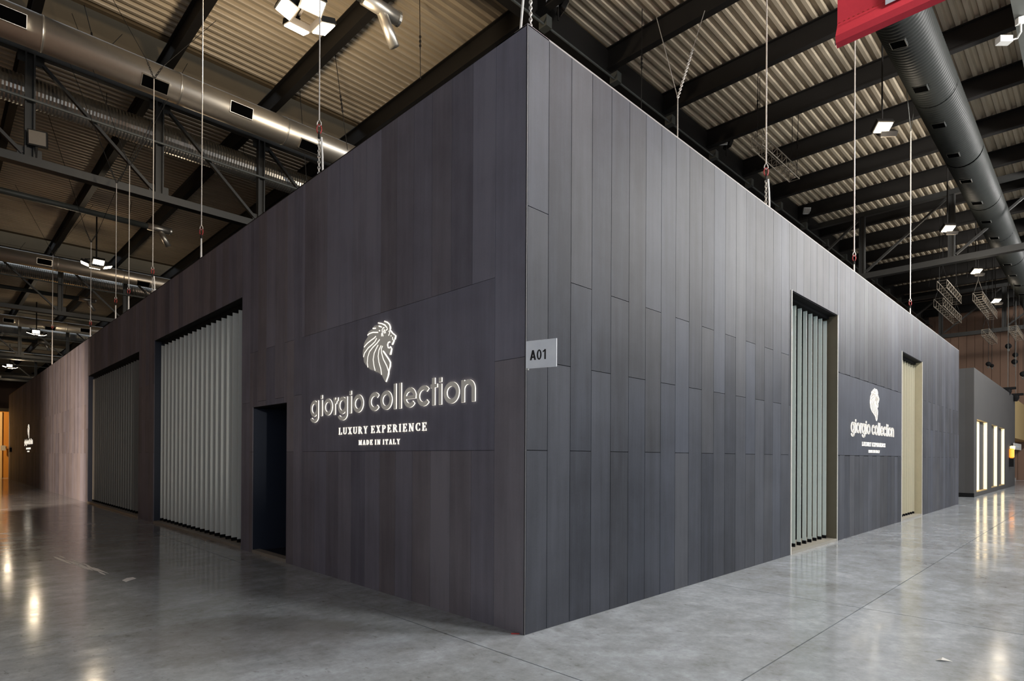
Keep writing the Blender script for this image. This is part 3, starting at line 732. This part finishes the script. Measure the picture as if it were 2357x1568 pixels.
cluster([(660, 20), (720, 12), (683, 67), (745, 67)], 10.6, 'big cluster of four dazzling floodlights at top, left of the stand corner', LAMP_W*1.0)
cluster([(195, 607), (227, 604), (217, 617), (248, 616)], 10.6, 'second cluster of four lit floodlights before the pale duct on the left', LAMP_W*.15)
cluster([(70, 768), (83, 764), (84, 770), (98, 772)], 10.6, 'third smaller cluster of lit floodlights on a dark pole at far left', LAMP_W*.15)
cluster([(10, 844), (22, 842), (24, 847), (34, 847)], 10.6, 'furthest cluster of lit floodlights at the left edge', LAMP_W*.15)
RL = [((2033, 294), 'single lit floodlight over the right wall beside the black duct', 650), ((2183, 527), 'lit floodlight behind the right truss with a small twin below', 650),
      ((2248, 625), 'lit floodlight right of the distant lattice trusses', 650), ((2293, 693), 'smallest lit floodlight before the brown far wall', 650)]
for (px, py), lab, pw in RL:
    p = at(px, py, 2, 10.0); t = thing('floodlight', lab, 'floodlight', p)
    h_, g_ = MB(), MB(); flood_head(h_, g_, p, (-.45, -.45, -1), .36, .26)
    ho = h_.build('lamp_housing', 'steel_d', t); g_.build('lamp_glass', 'lamp_on', ho)
    h_, g_ = MB(), MB(); flood_head(h_, g_, p+Vector((.28, .0, -.10)), (.6, .5, -1), .34, .22)
    ho = h_.build('lamp_housing', 'steel_d', t); g_.build('lamp_glass', 'glass_off', ho)
    MB().tube([p+Vector((.1, .05, .1)), (p.x+.1, p.y+.05, 12.99)], .02, 7).build('drop_pole', 'steel_d', t)
    lamp_light(p+Vector((-.2, -.2, -.6)), pw*.10, (1, .86, .68), .3)
# unlit spotlights
def spot_pair(px, py, yplane, label):
    p = at(px, py, 1, yplane); t = thing('spotlight_pair', label, 'spotlight', p)
    MB().tube([p+Vector((0, 0, .1)), (p.x, p.y, 12.2)], .02, 7).build('bracket', 'steel_d', t)
    MB().bar(p+Vector((-.2, 0, .1)), p+Vector((.22, 0, .1)), .04, .04).build('cross_bar', 'steel_d', t)
    for i, (dx, nr) in enumerate(((-.22, (-.7, -.6, -.5)), (.24, (.8, -.3, -.4)))):
        h_, g_ = MB(), MB(); flood_head(h_, g_, p+Vector((dx, 0, -.02)), nr, .24, .22)
        ho = h_.build('lamp_housing', 'white' if i == 0 else 'steel_d', t); g_.build('lamp_glass', 'glass_off', ho)
spot_pair(1285, 8, 6.0, 'pair of unlit white spotlights on the girder right of the stand corner')
spot_pair(1672, 328, 6.0, 'pair of small unlit spotlights on the girder above the right wall')
spot_pair(1862, 488, 6.0, 'pair of faint unlit spotlights low on the girder near the white rope')
p = at(86, 318, 1, 16.5); t = thing('floodlight', 'unlit square floodlight mounted at the first left truss post', 'floodlight', p)
h_, g_ = MB(), MB(); flood_head(h_, g_, p, (-.25, -1, -.15), .36, .34); ho = h_.build('lamp_housing', 'steel_d', t); g_.build('lamp_glass', 'glass_off', ho)
MB().bar(p+Vector((0, .1, -.15)), (p.x, 16.8, 9.4), .05, .05).build('bracket', 'steel_d', t)

# ------------------------------------------------------------------ small lattice trusses and hoists hung at the right
def lattice(pa, pb, z, label, sz=.30):
    a = at(pa[0], pa[1], 2, z); b = at(pb[0], pb[1], 2, z); b.y = a.y
    t = thing('lattice_truss', label, 'lattice truss', a)
    n = max(4, int((b.x-a.x)/(.34 if b.x < 20 else .5)))
    for sy in (-1, 1):
        for sz_ in (-1, 1):
            MB().tube([(a.x, a.y+sy*sz/2, z+sz_*sz/2), (b.x, a.y+sy*sz/2, z+sz_*sz/2)], .018, 6).build('chord', 'alu', t)
    w_ = MB()
    for k in range(n+1):
        x = a.x+(b.x-a.x)*k/n; c4 = [(x, a.y-sz/2, z-sz/2), (x, a.y+sz/2, z-sz/2), (x, a.y+sz/2, z+sz/2), (x, a.y-sz/2, z+sz/2)]
        for i in range(4): w_.tube([c4[i], c4[(i+1) % 4]], .009, 4)
        if k < n:
            x2 = a.x+(b.x-a.x)*(k+1)/n
            w_.tube([(x, a.y-sz/2, z-sz/2), (x2, a.y-sz/2, z+sz/2)], .008, 4); w_.tube([(x, a.y-sz/2, z-sz/2), (x2, a.y+sz/2, z-sz/2)], .008, 4)
    w_.build('lacing', 'alu', t)
    for x in (a.x+.2, b.x-.2):
        for sy in (-1, 1): MB().tube([(x, a.y+sy*sz/2, z+sz/2), (x, a.y, z+.8)], .008, 5).build('sling', 'steel_d', t)
        MB().tube([(x, a.y, z+.8), (x, a.y, 12.99)], .010, 5).build('drop_chain', 'steel_d', t)
lattice((1742, 325), (1836, 402), 11.0, 'small aluminium lattice truss hanging behind the white rope above the right wall', .32)
lattice((2168, 655), (2202, 692), 9.0, 'upper distant lattice truss hanging between right rope and lit floodlights', .34)
lattice((2160, 696), (2212, 736), 8.6, 'lower distant lattice truss hanging just above the far end of the stand', .34)
lattice((2250, 682), (2296, 726), 8.8, 'distant lattice truss with bright spots beside the smallest floodlight', .34)
lattice((2268, 765), (2284, 786), 8.0, 'short lattice truss hanging before the brown far wall', .30)
lattice((2332, 757), (2346, 778), 8.2, 'short bright lattice truss hanging at the right edge of the frame', .30)
def hoist(px, py, xpl, label, s=.2):
    p = at(px, py, 0, xpl); t = thing('chain_hoist', label, 'chain hoist', p)
    b = MB(); b.tube([p+Vector((-s*.6, 0, 0)), p+Vector((-s*.3, 0, 0)), p+Vector((s*.3, 0, 0)), p+Vector((s*.6, 0, 0))], [s*.45, s*.75, s*.75, s*.45], 12)
    b.build('motor_body', 'black', t, smooth=True)
    MB().ring(p+Vector((0, 0, -s*1.1)), (0, 1, 0), (0, 0, 1), s*.2, s*.3, .02).build('hook', 'steel_g', t)
    MB().tube([p+Vector((0, 0, s*.7)), (p.x, p.y, 12.99)], .012, 5).build('load_chain', 'steel_d', t)
hoist(2321, 797, 40, 'upper dark chain hoist hanging above the second stand'); hoist(2337, 817, 41, 'pale grey chain hoist close above a black one', .18)
hoist(2335, 833, 42, 'lower black chain hoist of the close pair', .2); hoist(2275, 838, 40, 'black chain hoist left of the others before the brown wall', .17)
hoist(2283, 842, 42, 'small black chain hoist just right of the leftmost hoist', .14); hoist(2355, 861, 40, 'black chain hoist at the right edge of the frame', .2)
def beam_light(px, py, xpl, label):
    p = at(px, py, 0, xpl); t = thing('stage_light', label, 'stage light', p)
    MB().box(p.x-.12, p.x+.12, p.y-.34, p.y+.34, p.z, p.z+.12).build('base_plate', 'black', t)
    MB().tube([p+Vector((0, 0, 0)), p+Vector((0, 0, -.12)), p+Vector((0, .02, -.32))], [.16, .17, .10], 12).build('lamp_body', 'black', t)
    MB().tube([p+Vector((0, .0, .12)), (p.x, p.y, 12.99)], .014, 6).build('drop_pole', 'steel_g', t)
beam_light(2320, 897, 38.5, 'black stage light on a pole at the top edge of the second stand'); beam_light(2338, 911, 40.5, 'second black stage light right of the first, above the stand end')
# emergency light at top right
p = at(2348, 49, 2, 11.85); t = thing('emergency_light', 'white emergency light bar with cable and small white box at top right', 'emergency light', p)
MB().obox(p+RT*.28+UP*.10, RT*.36+UP*.11, fwd*.05, UP*.075).build('light_bar', 'white', t)
q = at(2311, 93, 2, 11.55)
MB().obox(q, RT*.15, fwd*.08, UP*.075).build('junction_box', 'white', t)
MB().tube([p+RT*.02-UP*.02, p+RT*.02-UP*.25, p.lerp(q, .75)+RT*.22-UP*.06, q+RT*.16], .022, 6).build('cable', 'white', t)

# ------------------------------------------------------------------ red banner
BXP = 4.6
bl = at(1927, 112, 0, BXP); y0 = bl.y; zb = bl.z
t = thing('hanging_banner', 'red cloth banner with pale block, hanging at the top right', 'banner', (BXP, y0-1.6, zb))
wv2 = 3.2; nx = 24; m = MB(); vs = []; rows = [(.30, 0), (1.2, .02), (2.6, 0)]
grid = [[(BXP+.03*math.sin(i*.55+j)*(.3 if j == 0 else 1), y0-wv2*i/nx, zb+rows[j][0]) for i in range(nx+1)] for j in range(3)]
for j in range(3): vs += grid[j]
m.add(vs, [(j*(nx+1)+i, j*(nx+1)+i+1, (j+1)*(nx+1)+i+1, (j+1)*(nx+1)+i) for j in range(2) for i in range(nx)])
vs2 = [(a+.006, b, c) for a, b, c in vs]
m.add(vs2, [(j*(nx+1)+i, (j+1)*(nx+1)+i, (j+1)*(nx+1)+i+1, j*(nx+1)+i+1) for j in range(2) for i in range(nx)])
m.build('cloth', 'red_cloth', t, smooth=True)
hm = MB(); ring_ = [(.0, .30), (-.02, .24), (-.075, .12), (-.06, .04), (0, .0), (.06, .04), (.075, .12), (.02, .24)]
hm.add([(BXP+a, y0, zb+b) for a, b in ring_]+[(BXP+a, y0-wv2, zb+b) for a, b in ring_], [(k, (k+1) % 8, 8+(k+1) % 8, 8+k) for k in range(8)]+[list(range(8)), list(range(15, 7, -1))])
hm.build('hem', 'red_cloth', t)
MB().tube([(BXP, y0+.025, zb+.075), (BXP, y0-wv2-.02, zb+.075)], .022, 10).build('bottom_rod', 'white', t)
st = MB()
for k in range(60): st.box(BXP-.034, BXP-.026, y0-.02-wv2*k/60-.025, y0-.02-wv2*k/60, zb+.292, zb+.299)
st.build('stitching', 'red', t, kind='stuff')
pw = at(2038, 12, 0, BXP-.04)
MB().box(BXP-.046, BXP-.040, pw.y-.85, pw.y, pw.z, pw.z+.9).build('printed_block', 'print', t)
for yy in (y0-.2, y0-wv2+.2): MB().tube([(BXP, yy, zb+2.55), (BXP, yy, 12.4)], .008, 5).build('hanging_cord', 'steel_d', t)

# ------------------------------------------------------------------ second and third stands on the right
t = thing('exhibition_stand', 'second dark grey stand with three glowing tall windows beyond the first', 'exhibition stand', (34, 1, 0))
WN = [(26.74, 29.77, .17, 3.16, True), (31.2, 33.24, .2, 3.14, False), (33.9, 36.2, .2, 3.12, False)]
m = MB(); pos = 25.98
for a0, a1, z0, z1, _ in WN:
    m.box(pos, a0, .21, .5, 0, 5.17); m.box(a0, a1, .21, .5, 0, z0); m.box(a0, a1, .21, .5, z1, 5.17); pos = a1
m.box(pos, 41.3, .21, .5, 0, 5.17); m.build('front_wall', 'stand2f', t)
MB().box(25.98, 26.2, .5, 9, 0, 5.17).build('side_wall', 'stand2', t)
MB().box(41.1, 41.3, .5, 9, 0, 5.17).build('side_wall', 'stand2f', t)
MB().box(25.95, 26.0, .2, 9, 0, .16).build('plinth', 'black', t)
for a0, a1, z0, z1, both in WN:
    wo = MB().box(a0, a1, .345, .5, z0, z1).build('window', 'stand2f', t)
    MB().box(a1-.02, a1, .215, .345, z0, z1).build('glowing_jamb', 'cove', wo)
    MB().box(a0, a1, .215, .345, z1-.02, z1).build('soffit', 'beige', wo); MB().box(a0, a1, .205, .345, z0, z0+.03).build('ledge', 'beige', wo)
    MB().box(a0+(1.75 if both else .1), a1-.06, .33, .345, z0+.03, z1-.05).build('dark_panel', 'stand2', wo)
    if both: MB().box(a0+.05, a0+1.72, .335, .345, z0+.03, z1-.05).build('lit_strip', 'cove', wo)
p = at(2329, 1043, 1, .10); t = thing('wall_lamp', 'small glowing amber wall lamp near the end of the second stand', 'lamp', p)
MB().tube([p+Vector((0, 0, -.28)), p+Vector((0, 0, -.22)), p+Vector((0, 0, .2)), p+Vector((0, 0, .24))], [.06, .11, .11, .06], 12).build('lantern', 'amber', t)
MB().tube([p+Vector((.3, 0, .18)), p+Vector((.3, 0, .36)), p+Vector((.3, 0, .40))], [.1, .13, .06], 10).build('globe', 'cove', t)
MB().box(p.x-.14, p.x+.14, .02, .21, p.z-.75, p.z-.28).build('backplate', 'black', t)
t = thing('exhibition_stand', 'beige third stand with overhanging top volume at the right edge', 'exhibition stand', (47, 1, 0))
MB().box(41.6, 52.5, .24, 8, 2.78, 5.1).build('upper_volume', 'beige', t)
MB().box(41.6, 52.4, 1.15, 8, .2, 2.78).build('recessed_wall', 'ochre', t)
MB().box(41.6, 52.4, 1.05, 8, 0, .2).build('plinth', 'white', t)
for k in range(8): MB().box(42+1.3*k, 42.9+1.3*k, 1.12, 1.15, .22, 2.7).build('wall_panel', 'ochre', t)
p = at(2342, 1029, 1, .10); t = thing('small_sign', 'small white sign board right of the amber wall lamp', 'sign', p)
MB().box(p.x-2.0, p.x+2.0, .08, .12, p.z-.17, p.z+.19).build('board', 'white', t)
MB().box(p.x-.9, p.x+.9, .074, .08, p.z-.02, p.z+.03).build('printed_line', 'print', t)
MB().box(p.x+1.4, p.x+1.5, .1, .26, p.z-.02, p.z+.02).build('arm', 'steel_g', t)

# ------------------------------------------------------------------ end of the left aisle
t = thing('partition', 'orange lit partition wall at the far end of the left aisle', 'partition', (-2, 47, 0))
MB().box(-8.9, 1.2, 47, 47.2, 0, 4.3).build('wall_face', 'orange', t)
MB().box(-8.9, at(5, 1000, 1, 46.9).x, 46.9, 47, 0, 4.25).build('cream_panel', 'cream', t)
MB().box(-8.9, 1.2, 46.85, 47.2, 4.3, 4.5).build('top_rail', 'steel_d', t)
p = at(7, 1030, 1, 46.6); t = thing('direction_sign', 'small white box sign on a dark arm before the orange partition', 'sign', p)
MB().box(p.x-.12, p.x+.12, 46.5, 46.6, p.z-.2, p.z+.12).build('board', 'white', t); MB().box(p.x+.1, p.x+.55, 46.55, 46.9, p.z-.08, p.z+.06).build('arm', 'ochre', t)
spot_light((-3.0, 43.2, 4.6), (-.6, 47, 2.2), 900, (1, .66, .32), math.radians(95), .6, .15)
p = at(23, 1033, 0, -.03); t = thing('wall_box', 'tiny white switch box on the far end of the left wall', 'box', p)
MB().box(-.07, -.0, p.y-.25, p.y+.25, p.z-.16, p.z+.1).build('box_cover', 'white', t); MB().box(-.09, 0, p.y-.7, p.y-.3, p.z-.2, p.z+.05).build('box_base', 'black', t)
# unseen spotlight at left, with flaps added to shape its pool on the wall
LP = Vector((-8.5, 10, 1.9))
spot_light(LP, (0, 23.4, 1.3), 17000, (1, .76, .57), math.radians(48), .9, .03)
def dirp(deg, r): return (LP.x+r*math.cos(math.radians(deg)), LP.y+r*math.sin(math.radians(deg)), LP.z)
for a_, b_ in ((12, 47.4), (65.4, 105)):
    MB().bar(dirp(a_, .7), dirp(b_, .7), .012, 1.6).build('beam_blocker', 'black', WL)  # flaps added out of view to cut the edges of the light pool
MB().box(-9, LP.x, LP.y-.06, LP.y+.06, 2.05, 2.15).build('unseen_spot_arm', 'black', WL)  # arm added to carry the unseen spotlight

# ------------------------------------------------------------------ things on the floor
def floor_patch(pts, name, mat, label, cat, h=.0015):
    P = [at(px, py, 2, 0) for px, py in pts]
    m = MB(); m.prism([(q.x, q.y) for q in P], lambda u, v, d: (u, v, d), h, .0003)
    return tag(m.build(name, mat), label, cat)
MT['chalk'] = simple('worn_paint', (240, 241, 244), .8, 0, .3, 40)
m = MB()
for k in range(16):     # worn brush marks of one paint streak
    f = k/15; x0 = 122+100*f+random.uniform(-4, 4); y0 = 1279+34*f+random.uniform(-5, 4); ln = random.uniform(16, 34); hh = random.uniform(1.2, 3.4)*(1-.5*abs(f-.5))
    P = [at(x0+a*ln, y0+a*ln*.40+b*hh, 2, 0) for a, b in ((0, 0), (.3, -1), (.8, -.7), (1.1, .2), (.7, .9), (.25, .8))]
    m.prism([(q.x, q.y) for q in P], lambda u, v, d: (u, v, d), .0015+.00003*k, .0003)
tag(m.build('paint_streak', 'chalk'), 'long worn white paint streak on the left floor', 'paint mark')
floor_patch([(281, 1336), (292, 1331), (306, 1329), (314, 1332), (300, 1336), (290, 1340)], 'paint_spot', 'chalk', 'small worn white paint spot right of the long streak', 'paint mark')
p = at(1186, 1460, 2, 0); tag(MB().obox(p+Vector((0, 0, .004)), RT*.035, fwd*.006, (0, 0, .0035)).build('red_tape', 'red'), 'scrap of red tape at the foot of the front corner', 'tape')
p = at(2170, 1522, 2, 0); m = MB(); m.add([p+RT*-.05+fwd*.01+Vector((0, 0, .002)), p+RT*.06-fwd*.02+Vector((0, 0, .002)), p+RT*.02+fwd*.03+Vector((0, 0, .018)), p+RT*-.02-fwd*.01+Vector((0, 0, .012))], [(0, 1, 2), (0, 2, 3), (0, 3, 1), (1, 3, 2)])
tag(m.build('paper_scrap', 'white'), 'crumpled white paper scrap on the right foreground floor', 'paper scrap')
